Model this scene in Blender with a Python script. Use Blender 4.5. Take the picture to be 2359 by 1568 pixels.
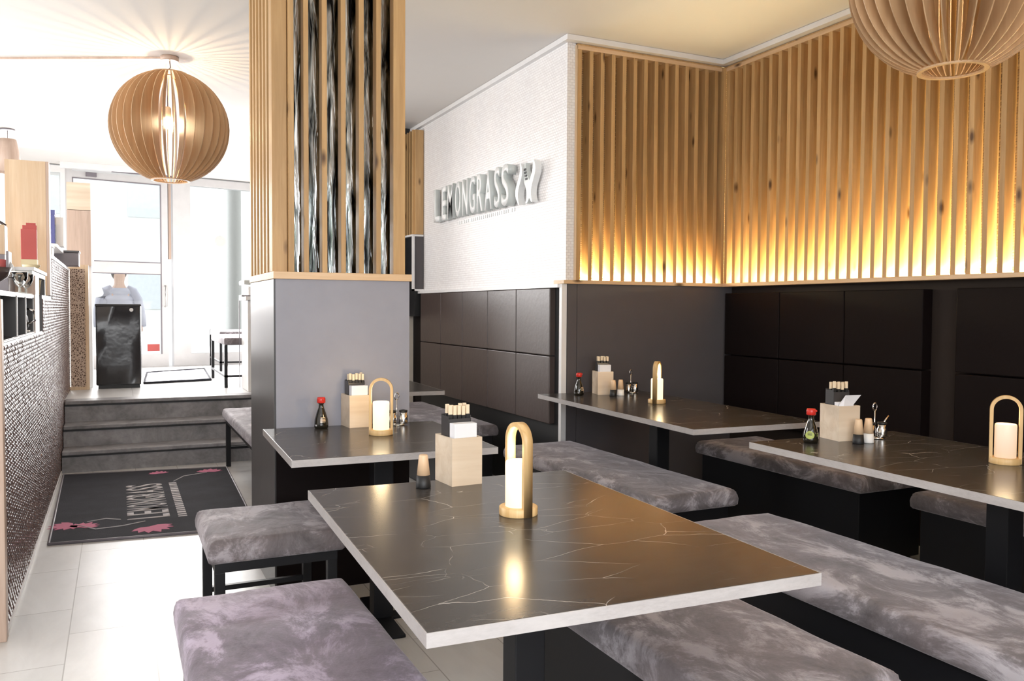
import bpy, bmesh, math, random
from mathutils import Vector, Matrix
random.seed(7)
D = bpy.data
COL = bpy.context.scene.collection
for o in list(D.objects): D.objects.remove(o)
PI = math.pi
R = math.radians

# ------------------------------------------------------------------ camera
H = 1.274
cam_d = D.cameras.new('camera'); cam = D.objects.new('camera', cam_d); COL.objects.link(cam)
bpy.context.scene.camera = cam
cam_d.sensor_fit = 'HORIZONTAL'; cam_d.sensor_width = 36.0
cam_d.lens = 36.0 * 1923.0 / 2359.0
cam_d.clip_start = 0.02
yaw, pit, rol = R(25.3), R(2.16), R(.33)
fw = Vector((math.sin(yaw)*math.cos(pit), math.cos(yaw)*math.cos(pit), -math.sin(pit)))
rt = Vector((math.cos(yaw), -math.sin(yaw), 0)); up = rt.cross(fw)
r2 = rt*math.cos(rol) + up*math.sin(rol); u2 = -rt*math.sin(rol) + up*math.cos(rol)
cam.matrix_world = Matrix(((r2.x, u2.x, -fw.x, 0), (r2.y, u2.y, -fw.y, 0), (r2.z, u2.z, -fw.z, H), (0, 0, 0, 1)))

# ------------------------------------------------------------------ colour management
sc = bpy.context.scene
vs = sc.view_settings
sc.display_settings.display_device = 'sRGB'
vs.view_transform = 'Standard'; vs.look = 'None'; vs.gamma = 1.0; vs.use_curve_mapping = False
vs.exposure = 0.34

# ------------------------------------------------------------------ world: bright overcast sky
w = D.worlds.new('sky'); sc.world = w; w.use_nodes = True
bg = w.node_tree.nodes['Background']
bg.inputs[0].default_value = (.93, .96, 1.0, 1); bg.inputs[1].default_value = 2.0

def area(name, loc, rot, sx, sy, power, col=(1, 1, 1), spread=180):
    l = D.lights.new(name, 'AREA'); l.shape = 'RECTANGLE'; l.size = sx; l.size_y = sy
    l.energy = power; l.color = col; l.spread = R(spread)
    o = D.objects.new(name, l); COL.objects.link(o); o.location = loc; o.rotation_euler = rot
    return o
# daylight entering by the windows behind the camera and by the entrance glazing
area('daylight_street_window', (-.5, -1.78, 1.75), (R(90), 0, 0), 3.4, 1.7, 125, (.97, .98, 1.0))
area('daylight_entrance', (0.6, 11.35, 1.75), (R(-72), 0, R(10.6)), 3.6, 2.3, 190, (1.0, .98, .97), 140)
area('daylight_bar_window', (-2.85, 6.6, 1.95), (0, R(-70), 0), 1.6, 5.0, 95, (1, .98, .96), 140)

# ------------------------------------------------------------------ material helpers
class NT:
    def __init__(s, name):
        s.m = D.materials.new(name); s.m.use_nodes = True
        s.t = s.m.node_tree; s.p = s.t.nodes['Principled BSDF']
    def n(s, typ, **k):
        x = s.t.nodes.new(typ)
        for a, b in k.items(): setattr(x, a, b)
        return x
    def l(s, a, b): s.t.links.new(a, b)
    def coords(s, scale=(1, 1, 1), vary=True, rot=(0, 0, 0)):
        tc = s.n('ShaderNodeTexCoord'); mp = s.n('ShaderNodeMapping')
        mp.inputs['Scale'].default_value = scale; mp.inputs['Rotation'].default_value = rot
        if vary:
            oi = s.n('ShaderNodeObjectInfo'); mu = s.n('ShaderNodeVectorMath', operation='SCALE')
            mu.inputs[0].default_value = (13.1, 7.7, 5.3); s.l(oi.outputs['Random'], mu.inputs['Scale'])
            ad = s.n('ShaderNodeVectorMath', operation='ADD')
            s.l(tc.outputs['Object'], ad.inputs[0]); s.l(mu.outputs[0], ad.inputs[1]); s.l(ad.outputs[0], mp.inputs[0])
        else: s.l(tc.outputs['Object'], mp.inputs[0])
        return mp.outputs[0]
    def noise(s, v, scale, detail=4, rough=.55, dist=0):
        x = s.n('ShaderNodeTexNoise'); x.inputs['Scale'].default_value = scale
        x.inputs['Detail'].default_value = detail; x.inputs['Roughness'].default_value = rough
        x.inputs['Distortion'].default_value = dist
        s.l(v, x.inputs['Vector']); return x.outputs['Fac']
    def ramp(s, f, stops, interp='LINEAR'):
        x = s.n('ShaderNodeValToRGB'); x.color_ramp.interpolation = interp; e = x.color_ramp.elements
        while len(e) < len(stops): e.new(.5)
        for i, (p, c) in enumerate(stops):
            e[i].position = p; e[i].color = (*c, 1) if len(c) == 3 else c
        s.l(f, x.inputs[0]); return x.outputs[0]
    def mix(s, f, a, b, mode='MIX'):
        x = s.n('ShaderNodeMix', data_type='RGBA', blend_type=mode)
        for i, v in ((0, f), (6, a), (7, b)):
            if isinstance(v, bpy.types.NodeSocket): s.l(v, x.inputs[i])
            elif i == 0: x.inputs[0].default_value = v
            else: x.inputs[i].default_value = (*v, 1)
        return x.outputs[2]
    def math(s, op, a, b=0, clamp=False):
        x = s.n('ShaderNodeMath', operation=op); x.use_clamp = clamp
        for i, v in ((0, a), (1, b)):
            if isinstance(v, bpy.types.NodeSocket): s.l(v, x.inputs[i])
            else: x.inputs[i].default_value = v
        return x.outputs[0]
    def bump(s, h, strength=.3, dist=.01):
        x = s.n('ShaderNodeBump'); x.inputs['Strength'].default_value = strength; x.inputs['Distance'].default_value = dist
        s.l(h, x.inputs['Height']); s.l(x.outputs[0], s.p.inputs['Normal'])
    def set(s, **k):
        for a, b in k.items():
            i = s.p.inputs[a.replace('_', ' ')]
            if isinstance(b, bpy.types.NodeSocket): s.l(b, i)
            else: i.default_value = (*b, 1) if isinstance(b, tuple) and len(b) == 3 else b
        return s.m

def plain(name, col, rough=.5, metal=0, bump=None, var=.08, **k):
    t = NT(name)
    v = t.coords((1, 1, 1)); f = t.noise(v, 9, 3)
    c = t.mix(f, tuple(x*(1-var) for x in col), tuple(min(1, x*(1+var)) for x in col))
    if bump: t.bump(t.noise(v, bump[0], 4), bump[1], bump[2] if len(bump) > 2 else .004)
    return t.set(Base_Color=c, Roughness=rough, Metallic=metal, **k)

def wood(name, a, b, knots=True, axis='z', rough=.45, knot_col=(.10, .045, .015), ring=1.0, fine=40):
    t = NT(name)
    s = {'z': (1, 1, .06), 'x': (.06, 1, 1), 'y': (1, .06, 1)}[axis]
    v = t.coords(s); g = t.noise(v, fine, 5, .6, .6*ring); g2 = t.noise(v, fine*.16, 2, .5, .8)
    c = t.mix(t.ramp(g, [(.3, (0, 0, 0)), (.7, (1, 1, 1))]), a, b)
    c = t.mix(t.ramp(g2, [(.35, (0, 0, 0)), (.75, (.55, .55, .55))]), c, tuple(x*.62 for x in a))
    if knots:
        s2 = {'z': (1, 1, .38), 'x': (.38, 1, 1), 'y': (1, .38, 1)}[axis]
        v2 = t.coords(s2); vo = t.n('ShaderNodeTexVoronoi'); vo.inputs['Scale'].default_value = 9
        t.l(v2, vo.inputs['Vector'])
        k = t.ramp(vo.outputs['Distance'], [(.05, (1, 1, 1)), (.16, (0, 0, 0))])
        c = t.mix(k, c, knot_col)
    t.bump(g, .12, .002)
    return t.set(Base_Color=c, Roughness=rough)

M = {}
M['pine'] = wood('pine batten wood', (.46, .27, .11), (.61, .39, .18), ring=1.2)
M['oak'] = wood('pale oak wood', (.66, .46, .28), (.78, .60, .41), knots=False)
M['oak_x'] = wood('pale oak ledge wood', (.66, .44, .25), (.78, .56, .36), axis='x')
M['oak_y'] = wood('pale oak ledge wood lengthwise', (.66, .44, .25), (.78, .56, .36), axis='y')
M['maple'] = wood('light maple wood', (.70, .55, .40), (.86, .73, .58), knots=False, axis='x', fine=22)
M['bamboo'] = wood('bamboo lamp wood', (.62, .38, .15), (.80, .56, .28), knots=False, fine=60)
M['veneer'] = wood('wood veneer blade', (.48, .30, .16), (.60, .40, .23), knots=False, rough=.5, fine=25)
M['end_oak'] = wood('pinkish end board wood', (.50, .36, .28), (.62, .47, .38), knots=False)
M['millwood'] = plain('turned beech wood', (.74, .52, .33), .45)
M['paperwood'] = plain('chopstick wood', (.82, .67, .48), .6)

def marble(name, base, base2, vein, rough, edge=False):
    t = NT(name)
    v = t.coords((1, 1, 1)); d = t.noise(v, 2.2, 3, .5); 
    # stretched streaks
    v2 = t.coords((1.0, 3.2, 3.2), rot=(0, 0, R(25))); st = t.noise(v2, 9, 6, .7, 1.2)
    c = t.mix(t.ramp(st, [(.3, (0, 0, 0)), (.75, (1, 1, 1))]), base, base2)
    # thin crack veins from voronoi cell borders on distorted coordinates
    ad = t.n('ShaderNodeVectorMath', operation='ADD'); ns = t.n('ShaderNodeTexNoise'); ns.inputs['Scale'].default_value = 3.5
    ns.inputs['Detail'].default_value = 5
    t.l(v, ns.inputs['Vector']); sc_ = t.n('ShaderNodeVectorMath', operation='SCALE'); sc_.inputs['Scale'].default_value = .16
    t.l(ns.outputs['Color'], sc_.inputs[0]); t.l(t.coords((1.0, 2.6, 1.6), rot=(0, 0, R(-33))), ad.inputs[0]); t.l(sc_.outputs[0], ad.inputs[1])
    vo = t.n('ShaderNodeTexVoronoi', feature='DISTANCE_TO_EDGE'); vo.inputs['Scale'].default_value = 3.0
    t.l(ad.outputs[0], vo.inputs['Vector'])
    line = t.ramp(vo.outputs['Distance'], [(0.0, (1, 1, 1)), (.0042, (0, 0, 0))])
    mask = t.ramp(t.noise(v, 4.5, 3, .6), [(.45, (0, 0, 0)), (.58, (1, 1, 1))])
    k = t.math('MULTIPLY', line, mask)
    vo2 = t.n('ShaderNodeTexVoronoi', feature='DISTANCE_TO_EDGE'); vo2.inputs['Scale'].default_value = 6.5
    t.l(ad.outputs[0], vo2.inputs['Vector'])
    line2 = t.ramp(vo2.outputs['Distance'], [(0.0, (1, 1, 1)), (.009, (0, 0, 0))])
    mask2 = t.ramp(t.noise(v, 6.5, 2, .5), [(.58, (0, 0, 0)), (.70, (.7, .7, .7))])
    k = t.math('MAXIMUM', k, t.math('MULTIPLY', line2, mask2))
    c = t.mix(k, c, vein)
    return t.set(Base_Color=c, Roughness=rough, Specular_IOR_Level=.28)
M['marble'] = marble('dark veined laminate', (.034, .030, .028), (.068, .060, .055), (.62, .57, .52), .23)
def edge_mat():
    t = NT('laminate edge with painted sheen'); v = t.coords((1, 1, 3)); a = t.noise(v, 60, 5, .7); b = t.noise(v, 6, 3)  # lighter edge of the dark laminate, its light and reflection painted in
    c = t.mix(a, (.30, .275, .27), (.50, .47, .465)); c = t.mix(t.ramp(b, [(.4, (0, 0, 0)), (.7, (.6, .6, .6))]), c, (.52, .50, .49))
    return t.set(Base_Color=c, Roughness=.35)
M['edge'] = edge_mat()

def suede(name='mottled grey velour', tint=(1, 1, 1)):
    t = NT(name); v = t.coords((1, 1, 1))
    a = t.noise(t.coords((1, .55, 1)), 6.5, 10, .74, .5); b = t.noise(v, 2.3, 3, .5, .6); f = t.noise(v, 120, 2, .6)
    c = t.ramp(a, [(.34, (.07, .062, .064)), (.5, (.16, .142, .152)), (.60, (.42, .39, .42))])
    c = t.mix(t.ramp(b, [(.45, (0, 0, 0)), (.7, (.55, .55, .55))]), c, (.15, .115, .115))
    c = t.mix(1.0, c, tint, 'MULTIPLY')
    cr = t.coords((1, 1, 1)); w_ = t.noise(cr, 7, 2, .4, .8)
    hm = t.math('ADD', t.math('MULTIPLY', f, .12), w_)
    t.bump(hm, .35, .02)
    return t.set(Base_Color=c, Roughness=.75, Sheen_Weight=.35, Sheen_Roughness=.4, Sheen_Tint=(.8, .75, .8))
M['suede'] = suede()
M['suede_cast'] = suede('velour with violet cast', (1.0, .89, 1.08))  # same velour with a local violet light cast tinted in
M['black_metal'] = plain('black painted steel', (.008, .008, .010), .42, 0, Specular_IOR_Level=.3)
M['black_laminate'] = plain('dark satin laminate', (.045, .042, .043), .30)
M['side_laminate'] = plain('brushed grey laminate', (.17, .165, .165), .33, .45)
M['grey_board'] = plain('slate grey matt board', (.29, .29, .335), .55)
M['grey_board2'] = plain('dark taupe matt board', (.085, .076, .082), .6)
M['dark_board'] = plain('dark brown matt board', (.028, .020, .017), .7, Specular_IOR_Level=.2)
M['leather'] = plain('dark brown leather', (.068, .048, .042), .36, bump=(30, .25, .004))
M['leather_shaded'] = plain('dark brown leather in shade', (.007, .004, .004), .6, bump=(30, .2, .004), Specular_IOR_Level=.12)  # near-black copy of the brown leather, lack of light painted in
M['white'] = plain('white paint', (.82, .81, .80), .5)
M['ceiling'] = plain('warm white ceiling paint', (.78, .75, .72), .9, var=.01)
M['white_frame'] = plain('white frame lacquer', (.78, .77, .77), .4)
M['black'] = plain('black matt', (.012, .012, .013), .5)
M['dark_cloth'] = plain('dark sheeting', (.035, .035, .038), .22, bump=(2.5, .35, .03))
M['cream'] = plain('cream panel', (.66, .60, .52), .5)
M['red'] = plain('dull red card', (.45, .085, .075), .6)
M['redcap'] = plain('red plastic', (.62, .03, .02), .3)
M['blue'] = plain('navy blue card', (.10, .11, .30), .5)
M['paper'] = plain('white paper', (.80, .80, .84), .6)
M['grey_plastic'] = plain('grey plastic', (.20, .18, .20), .4)
M['pale_plastic'] = plain('pale grey plastic', (.55, .57, .55), .4)
M['white_letter'] = plain('white letter front', (.85, .86, .86), .35)
M['letter_side'] = plain('grey green letter return', (.60, .64, .63), .35)
M['chrome'] = plain('chrome', (.75, .74, .73), .12, 1)
M['green'] = plain('olive label', (.42, .48, .12), .5)
M['pink'] = plain('pink yarn', (.55, .17, .27), .9)
M['mat_white'] = plain('pale grey yarn', (.50, .47, .48), .9)
M['brown_bowl'] = plain('dark bowl glaze', (.05, .035, .035), .2)
M['ochre'] = plain('ochre card', (.60, .52, .33), .6)
M['salmon'] = plain('salmon basket', (.62, .36, .26), .6)
M['concrete'] = plain('pale pavement', (.62, .62, .62), .8)
M['facade'] = plain('pale stucco', (.68, .68, .66), .9)
M['far_glass'] = plain('distant window glass', (.50, .53, .54), .4)
M['frame_grey'] = plain('light grey door frame lacquer', (.62, .61, .61), .4)
M['foliage'] = plain('pale foliage', (.22, .30, .14), .8)
M['coat'] = plain('pale quilted nylon', (.42, .42, .50), .5)
M['skin'] = plain('skin', (.60, .42, .34), .5)
M['hair'] = plain('dark hair', (.07, .05, .04), .6)
M['car'] = plain('silver car paint', (.55, .56, .58), .25)

def rug():
    t = NT('charcoal looped carpet'); v = t.coords((1, 1, 1)); f = t.noise(v, 160, 3, .7); g = t.noise(v, 5, 4)
    c = t.mix(f, (.007, .007, .010), (.032, .032, .042)); c = t.mix(t.ramp(g, [(.4, (0, 0, 0)), (.7, (.4, .4, .4))]), c, (.045, .045, .06))
    t.bump(f, .8, .006); return t.set(Base_Color=c, Roughness=.95)
M['rug'] = rug()
def rug2():
    t = NT('grey patterned carpet'); v = t.coords((1, 1, 1)); a = t.noise(v, 5, 3, .5, 2)
    c = t.ramp(a, [(.42, (.16, .16, .20)), (.5, (.6, .6, .64))]); t.bump(t.noise(v, 150, 2), .5, .004)
    return t.set(Base_Color=c, Roughness=.95)
M['rug2'] = rug2()
def stairs():
    t = NT('clouded grey stone'); v = t.coords((1, 1, 1)); a = t.noise(v, 4, 8, .65, .8); b = t.noise(v, 30, 4)
    c = t.ramp(a, [(.32, (.10, .095, .10)), (.5, (.20, .19, .20)), (.68, (.33, .32, .335))]); c = t.mix(.15, c, t.ramp(b, [(0, (0, 0, 0)), (1, (1, 1, 1))]))
    return t.set(Base_Color=c, Roughness=.45)
M['stone'] = stairs()
def tiles(name, bw, rh, off=(0, 0, 0), a=(.60, .595, .585), b=(.68, .675, .665), rough=.32):
    t = NT(name); tc = t.n('ShaderNodeTexCoord'); mp = t.n('ShaderNodeMapping'); t.l(tc.outputs['Object'], mp.inputs[0])
    mp.inputs['Location'].default_value = off; mp.inputs['Rotation'].default_value = (0, 0, R(90))
    br = t.n('ShaderNodeTexBrick'); br.inputs['Scale'].default_value = 1; br.offset = .5
    br.inputs['Brick Width'].default_value = bw; br.inputs['Row Height'].default_value = rh
    br.inputs['Mortar Size'].default_value = .0022; br.inputs['Mortar Smooth'].default_value = .1
    br.inputs['Color1'].default_value = (*a, 1); br.inputs['Color2'].default_value = (*b, 1); br.inputs['Mortar'].default_value = (.30, .28, .27, 1)
    t.l(mp.outputs[0], br.inputs['Vector'])
    v = t.coords((1, .35, 1), vary=False); n = t.noise(v, 5, 6, .65, .6)
    c = t.mix(t.ramp(n, [(.35, (0, 0, 0)), (.75, (.5, .5, .5))]), br.outputs['Color'], (.42, .40, .39))
    t.bump(br.outputs['Fac'], -.3, .002)
    return t.set(Base_Color=c, Roughness=rough)
M['floor'] = tiles('pale stone floor tiles', .60, .30, (0.03, -.116, 0))
def mosaic(name, c1, c2, mortar, bw, rh, rough, ms=.0015, bs=.6, bd=.004, metal=0, spec=.5):
    t = NT(name); tc = t.n('ShaderNodeTexCoord'); sp = t.n('ShaderNodeSeparateXYZ'); t.l(tc.outputs['Object'], sp.inputs[0])
    cb = t.n('ShaderNodeCombineXYZ'); ad = t.math('ADD', sp.outputs[0], sp.outputs[1])
    t.l(ad, cb.inputs[0]); t.l(sp.outputs[2], cb.inputs[1])
    br = t.n('ShaderNodeTexBrick'); br.inputs['Scale'].default_value = 1
    br.inputs['Brick Width'].default_value = bw; br.inputs['Row Height'].default_value = rh
    br.inputs['Mortar Size'].default_value = ms; br.inputs['Mortar Smooth'].default_value = .6
    br.inputs['Color1'].default_value = (*c1, 1); br.inputs['Color2'].default_value = (*c2, 1); br.inputs['Mortar'].default_value = (*mortar, 1)
    t.l(cb.outputs[0], br.inputs['Vector'])
    n = t.noise(t.coords((1, 1, 1), vary=False), 35, 3)
    h = t.math('ADD', t.math('MULTIPLY', br.outputs['Fac'], -1), t.math('MULTIPLY', n, .8))
    t.bump(h, bs, bd)
    return t.set(Base_Color=br.outputs['Color'], Roughness=rough, Metallic=metal, Specular_IOR_Level=spec)
M['mosaic'] = mosaic('glossy brown rod mosaic', (.11, .07, .062), (.24, .17, .155), (.02, .012, .01), .05, .020, .16, ms=.0032, bs=1.0, bd=.012, spec=.8)
M['white_mosaic'] = mosaic('white rough mosaic', (.90, .89, .89), (.84, .82, .82), (.68, .65, .65), .03, .018, .4, bs=.5, bd=.004)
M['backing'] = mosaic('wood strip backing', (.62, .46, .27), (.45, .31, .17), (.14, .08, .04), .05, .014, .5)
M['rod'] = plain('glossy brown glazed rod', (.15, .095, .085), .16, var=.3)
def wicker():
    t = NT('brown curled wicker'); v = t.coords((1, 1, 1)); vo = t.n('ShaderNodeTexVoronoi', feature='DISTANCE_TO_EDGE'); vo.inputs['Scale'].default_value = 62
    t.l(t.coords((1, 1, .8)), vo.inputs['Vector']); c = t.ramp(vo.outputs['Distance'], [(.08, (.60, .46, .36)), (.25, (.13, .075, .05))])
    t.bump(vo.outputs['Distance'], .8, .006); return t.set(Base_Color=c, Roughness=.6)
M['wicker'] = wicker()
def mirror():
    t = NT('mirror with painted reflections'); v = t.coords((1, 1, .10)); a = t.noise(v, 38, 3, .6, .5)
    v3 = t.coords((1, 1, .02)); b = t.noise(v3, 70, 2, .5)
    c = t.ramp(a, [(.38, (.01, .01, .012)), (.48, (.30, .32, .32)), (.60, (.85, .87, .88))])  # dark and pale streaks paint reflected shapes into the colour
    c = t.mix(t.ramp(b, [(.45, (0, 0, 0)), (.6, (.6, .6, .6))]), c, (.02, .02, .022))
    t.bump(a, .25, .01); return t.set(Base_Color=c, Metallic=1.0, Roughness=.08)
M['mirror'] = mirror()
def glass(name, tint=(1, 1, 1), refl=.08):
    m = D.materials.new(name); m.use_nodes = True; t = m.node_tree; t.nodes.clear()
    o = t.nodes.new('ShaderNodeOutputMaterial'); mx = t.nodes.new('ShaderNodeMixShader'); tr = t.nodes.new('ShaderNodeBsdfTransparent')
    gl = t.nodes.new('ShaderNodeBsdfGlossy'); fr = t.nodes.new('ShaderNodeFresnel'); fr.inputs[0].default_value = 1.35
    tr.inputs[0].default_value = (*tint, 1); gl.inputs['Roughness'].default_value = .03
    t.links.new(fr.outputs[0], mx.inputs[0]); t.links.new(tr.outputs[0], mx.inputs[1]); t.links.new(gl.outputs[0], mx.inputs[2]); t.links.new(mx.outputs[0], o.inputs[0])
    return m
M['glass'] = glass('clear pane glass', (.98, .99, .98))
M['bottle'] = plain('dark soy bottle glass', (.012, .010, .006), .06, 0, Coat_Weight=.6)
def emit(name, col, s, base=(.9, .88, .85)):
    t = NT(name); v = t.coords(); n = t.noise(v, 4, 1)
    return t.set(Base_Color=t.mix(n, base, base), Emission_Color=col, Emission_Strength=s, Roughness=.5)
M['lamp_glow'] = emit('glowing frosted glass', (1.0, .80, .50), 1.0, (.6, .55, .45))
M['lamp_dim'] = emit('dim frosted glass', (1.0, .70, .42), .5, (.55, .45, .42))
M['bulb'] = emit('glowing bulb', (1.0, .78, .45), 25)
M['led'] = emit('warm light strip', (1.0, .80, .42), 12)

# ------------------------------------------------------------------ geometry helpers
def link(name, bm, mat, parent=None, smooth=False):
    me = D.meshes.new(name); bmesh.ops.recalc_face_normals(bm, faces=bm.faces); bm.to_mesh(me); bm.free()
    mats = mat if isinstance(mat, (list, tuple)) else [mat]
    for m in mats: me.materials.append(M[m] if isinstance(m, str) else m)
    if smooth:
        for p in me.polygons: p.use_smooth = True
    o = D.objects.new(name, me); COL.objects.link(o)
    if parent: o.parent = parent
    return o
def tag(o, label=None, cat=None, group=None, kind=None):
    if label: o['label'] = label
    if cat: o['category'] = cat
    if group: o['group'] = group
    if kind: o['kind'] = kind
    return o
def empty(name, loc=(0, 0, 0), rz=0, label=None, cat=None, group=None):
    o = D.objects.new(name, None); COL.objects.link(o); o.location = loc; o.rotation_euler = (0, 0, rz); o.empty_display_size = .1
    return tag(o, label, cat, group)
def bbox(bm, x0, x1, y0, y1, z0, z1, bev=0, seg=2, mi=0):
    v = [bm.verts.new(p) for p in ((x0,y0,z0),(x1,y0,z0),(x1,y1,z0),(x0,y1,z0),(x0,y0,z1),(x1,y0,z1),(x1,y1,z1),(x0,y1,z1))]
    fs = [bm.faces.new([v[i] for i in q]) for q in ((3,2,1,0),(4,5,6,7),(0,1,5,4),(1,2,6,5),(2,3,7,6),(3,0,4,7))]
    for f in fs: f.material_index = mi
    if bev:
        es = list({e for f in fs for e in f.edges})
        bmesh.ops.bevel(bm, geom=es, offset=bev, segments=seg, profile=.5, affect='EDGES')
    return fs
def box(name, x0, x1, y0, y1, z0, z1, mat, parent=None, bev=0, seg=2, smooth=False):
    bm = bmesh.new(); bbox(bm, x0, x1, y0, y1, z0, z1, bev, seg); return link(name, bm, mat, parent, smooth)
def struct(name, x0, x1, y0, y1, z0, z1, mat):
    return tag(box(name, x0, x1, y0, y1, z0, z1, mat), kind='structure')
def lathe(bm, prof, n=32, cx=0, cy=0, cap=True, mi=0):
    rings = []
    for r, z in prof:
        rings.append([bm.verts.new((cx+r*math.cos(2*PI*i/n), cy+r*math.sin(2*PI*i/n), z)) for i in range(n)])
    for a, b in zip(rings, rings[1:]):
        for i in range(n):
            f = bm.faces.new((a[i], a[(i+1) % n], b[(i+1) % n], b[i])); f.material_index = mi; f.smooth = True
    if cap:
        for rg in (rings[0], rings[-1]):
            try: bm.faces.new(rg).material_index = mi
            except ValueError: pass
def lathe_o(name, prof, mat, parent=None, n=32, cx=0, cy=0, cap=True):
    bm = bmesh.new(); lathe(bm, prof, n, cx, cy, cap); return link(name, bm, mat, parent)
def tube(bm, pts, r, n=10, closed=False):
    pts = [Vector(p) for p in pts]; rings = []
    N = len(pts)
    for i, p in enumerate(pts):
        a = pts[max(i-1, 0)]; b = pts[min(i+1, N-1)]
        if closed: a = pts[i-1]; b = pts[(i+1) % N]
        t = (b-a).normalized(); h = Vector((0, 0, 1)) if abs(t.z) < .9 else Vector((1, 0, 0))
        u = t.cross(h).normalized(); v = t.cross(u)
        rr = r[i] if isinstance(r, (list, tuple)) else r
        rings.append([bm.verts.new(p + (u*math.cos(2*PI*k/n) + v*math.sin(2*PI*k/n))*rr) for k in range(n)])
    prs = list(zip(rings, rings[1:])) + ([(rings[-1], rings[0])] if closed else [])
    for a, b in prs:
        for k in range(n):
            bm.faces.new((a[k], a[(k+1) % n], b[(k+1) % n], b[k])).smooth = True
    if not closed: bm.faces.new(rings[0]); bm.faces.new(rings[-1])
def tube_o(name, pts, r, mat, parent=None, n=10, closed=False):
    bm = bmesh.new(); tube(bm, pts, r, n, closed); return link(name, bm, mat, parent)
def prism(bm, poly, f, d, mi=0):
    """poly: list of 2-D points; f maps (u, v, depth) to 3-D"""
    a = [bm.verts.new(f(u, v, 0)) for u, v in poly]; b = [bm.verts.new(f(u, v, d)) for u, v in poly]
    n = len(poly); bm.faces.new(a); bm.faces.new(b[::-1])
    for i in range(n): bm.faces.new((a[i], a[(i+1) % n], b[(i+1) % n], b[i]))
def copy_tree(o, parent=None):
    c = o.copy(); COL.objects.link(c)
    if parent: c.parent = parent
    for ch in list(o.children): copy_tree(ch, c)
    return c

# ================================================================== THE SETTING
WX = 2.600       # white wall, faces -x
GY = 4.700       # grey wall, faces -y
RX = 4.02        # right wall behind the battens
ZC = 3.0
FL = .50         # entrance level
struct('floor', -3.3, 4.2, -2.0, 7.70, -.12, 0, 'floor')
struct('floor_entrance', -3.3, 4.2, 7.86, 12.9, .30, FL-.001, 'floor')
struct('ceiling', -3.3, 4.2, -2.0, 12.6, ZC, ZC+.15, 'ceiling')
# side and rear walls of the dining room
struct('wall_left', -3.35, -3.2, -2.0, 12.4, 0, 1.1, 'white')
struct('wall_left_top', -3.35, -3.2, -2.0, 12.4, 2.75, ZC, 'white')
for i, (a, b) in enumerate(((-2.0, 4.0), (9.2, 12.4))):
    struct('wall_left_pier_%d' % (i+1), -3.35, -3.2, a, b, 1.1, 2.75, 'white')
# the street window behind the camera: sill, lintel, piers, mullions
struct('wall_back', -3.2, 4.2, -2.0, -1.86, 0, .85, 'grey_board2')
struct('wall_back_lintel', -3.2, 4.2, -2.0, -1.86, 2.65, ZC, 'white')
struct('wall_back_pier_1', -3.2, -2.4, -2.0, -1.86, .85, 2.65, 'grey_board2')
struct('wall_back_pier_2', 3.0, 4.2, -2.0, -1.86, .85, 2.65, 'grey_board2')
wb = bmesh.new()
for x in (-2.4, -1.1, .2, 1.5, 2.94): bbox(wb, x, x+.06, -1.96, -1.90, .85, 2.65)
for z in (.85, 2.59): bbox(wb, -2.4, 3.0, -1.96, -1.90, z, z+.06)
window_back = tag(link('window_1', wb, 'white_frame'), kind='structure')
box('window_pane', -2.4, 3.0, -1.935, -1.925, .86, 2.64, 'glass', window_back)
# right wall
struct('wall_right', RX, 4.2, -1.86, GY+.12, 0, ZC, 'backing')
# lower boarding band under the batten screen
struct('wall_right_lower', 3.93, RX, -1.86, GY, 0, 1.437, 'dark_board')
# grey wall under the short screen (with the fine board joint)
bm = bmesh.new()
bbox(bm, 2.603, 2.672, GY-.02, GY+.10, 0, 1.437); bbox(bm, 2.675, 3.93, GY-.02, GY+.10, 0, 1.437)
tag(link('wall_middle_lower', bm, 'grey_board2'), kind='structure')
struct('wall_middle', 2.66, RX, GY+.10, GY+.24, 1.437, ZC, 'backing')
# white mosaic wall
struct('wall_sign', WX, 2.75, GY+.10, 7.9, 1.43, ZC, 'white_mosaic')
struct('wall_sign_corner', WX, 2.66, GY, GY+.10, 1.463, ZC, 'white_mosaic')
struct('wall_sign_lower', 2.61, 2.75, GY+.10, 7.9, 0, 1.43, 'leather_shaded')
# wall behind the stair landing, cream below and black above
struct('wall_landing', 1.75, 2.60, 7.75, 7.86, 0, 1.20, 'cream')
struct('wall_landing_top', 1.75, 2.60, 7.75, 7.86, 1.20, ZC, 'black')
struct('wall_entrance_right', 2.60, 2.75, 7.9, 12.4, 0, ZC, 'white')
# crown moulding
def crown(name, pts):
    bm = bmesh.new()
    for x0, x1, y0, y1 in pts: bbox(bm, x0, x1, y0, y1, 2.965, ZC-.002)
    tag(link(name, bm, 'white_frame'), kind='structure')
crown('trim_1', [(2.565, WX+.05, GY-.004, 7.9)])
crown('trim_2', [(2.565, 3.789, GY-.06, GY-.0045)])
crown('trim_3', [(3.79, 3.85, -1.86, GY-.0045)])

# stairs
bm = bmesh.new()
bbox(bm, -.395, 1.9, 7.185, 7.86, 0, .135); bbox(bm, -.395, 1.9, 7.43, 7.86, .135, .30); bbox(bm, -.395, 1.9, 7.68, 7.86, .30, .472)
st = tag(link('stairs', bm, 'stone'), 'three low grey stone steps climbing to the bright entrance', 'stairs')
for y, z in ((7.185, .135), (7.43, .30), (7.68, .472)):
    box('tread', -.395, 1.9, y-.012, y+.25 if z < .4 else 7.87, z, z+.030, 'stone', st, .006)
    box('nosing_shade', -.395, 1.9, y-.005, y-.0002, z-.014, z-.0003, 'black', st)  # black strip paints the shade under each nosing

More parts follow.
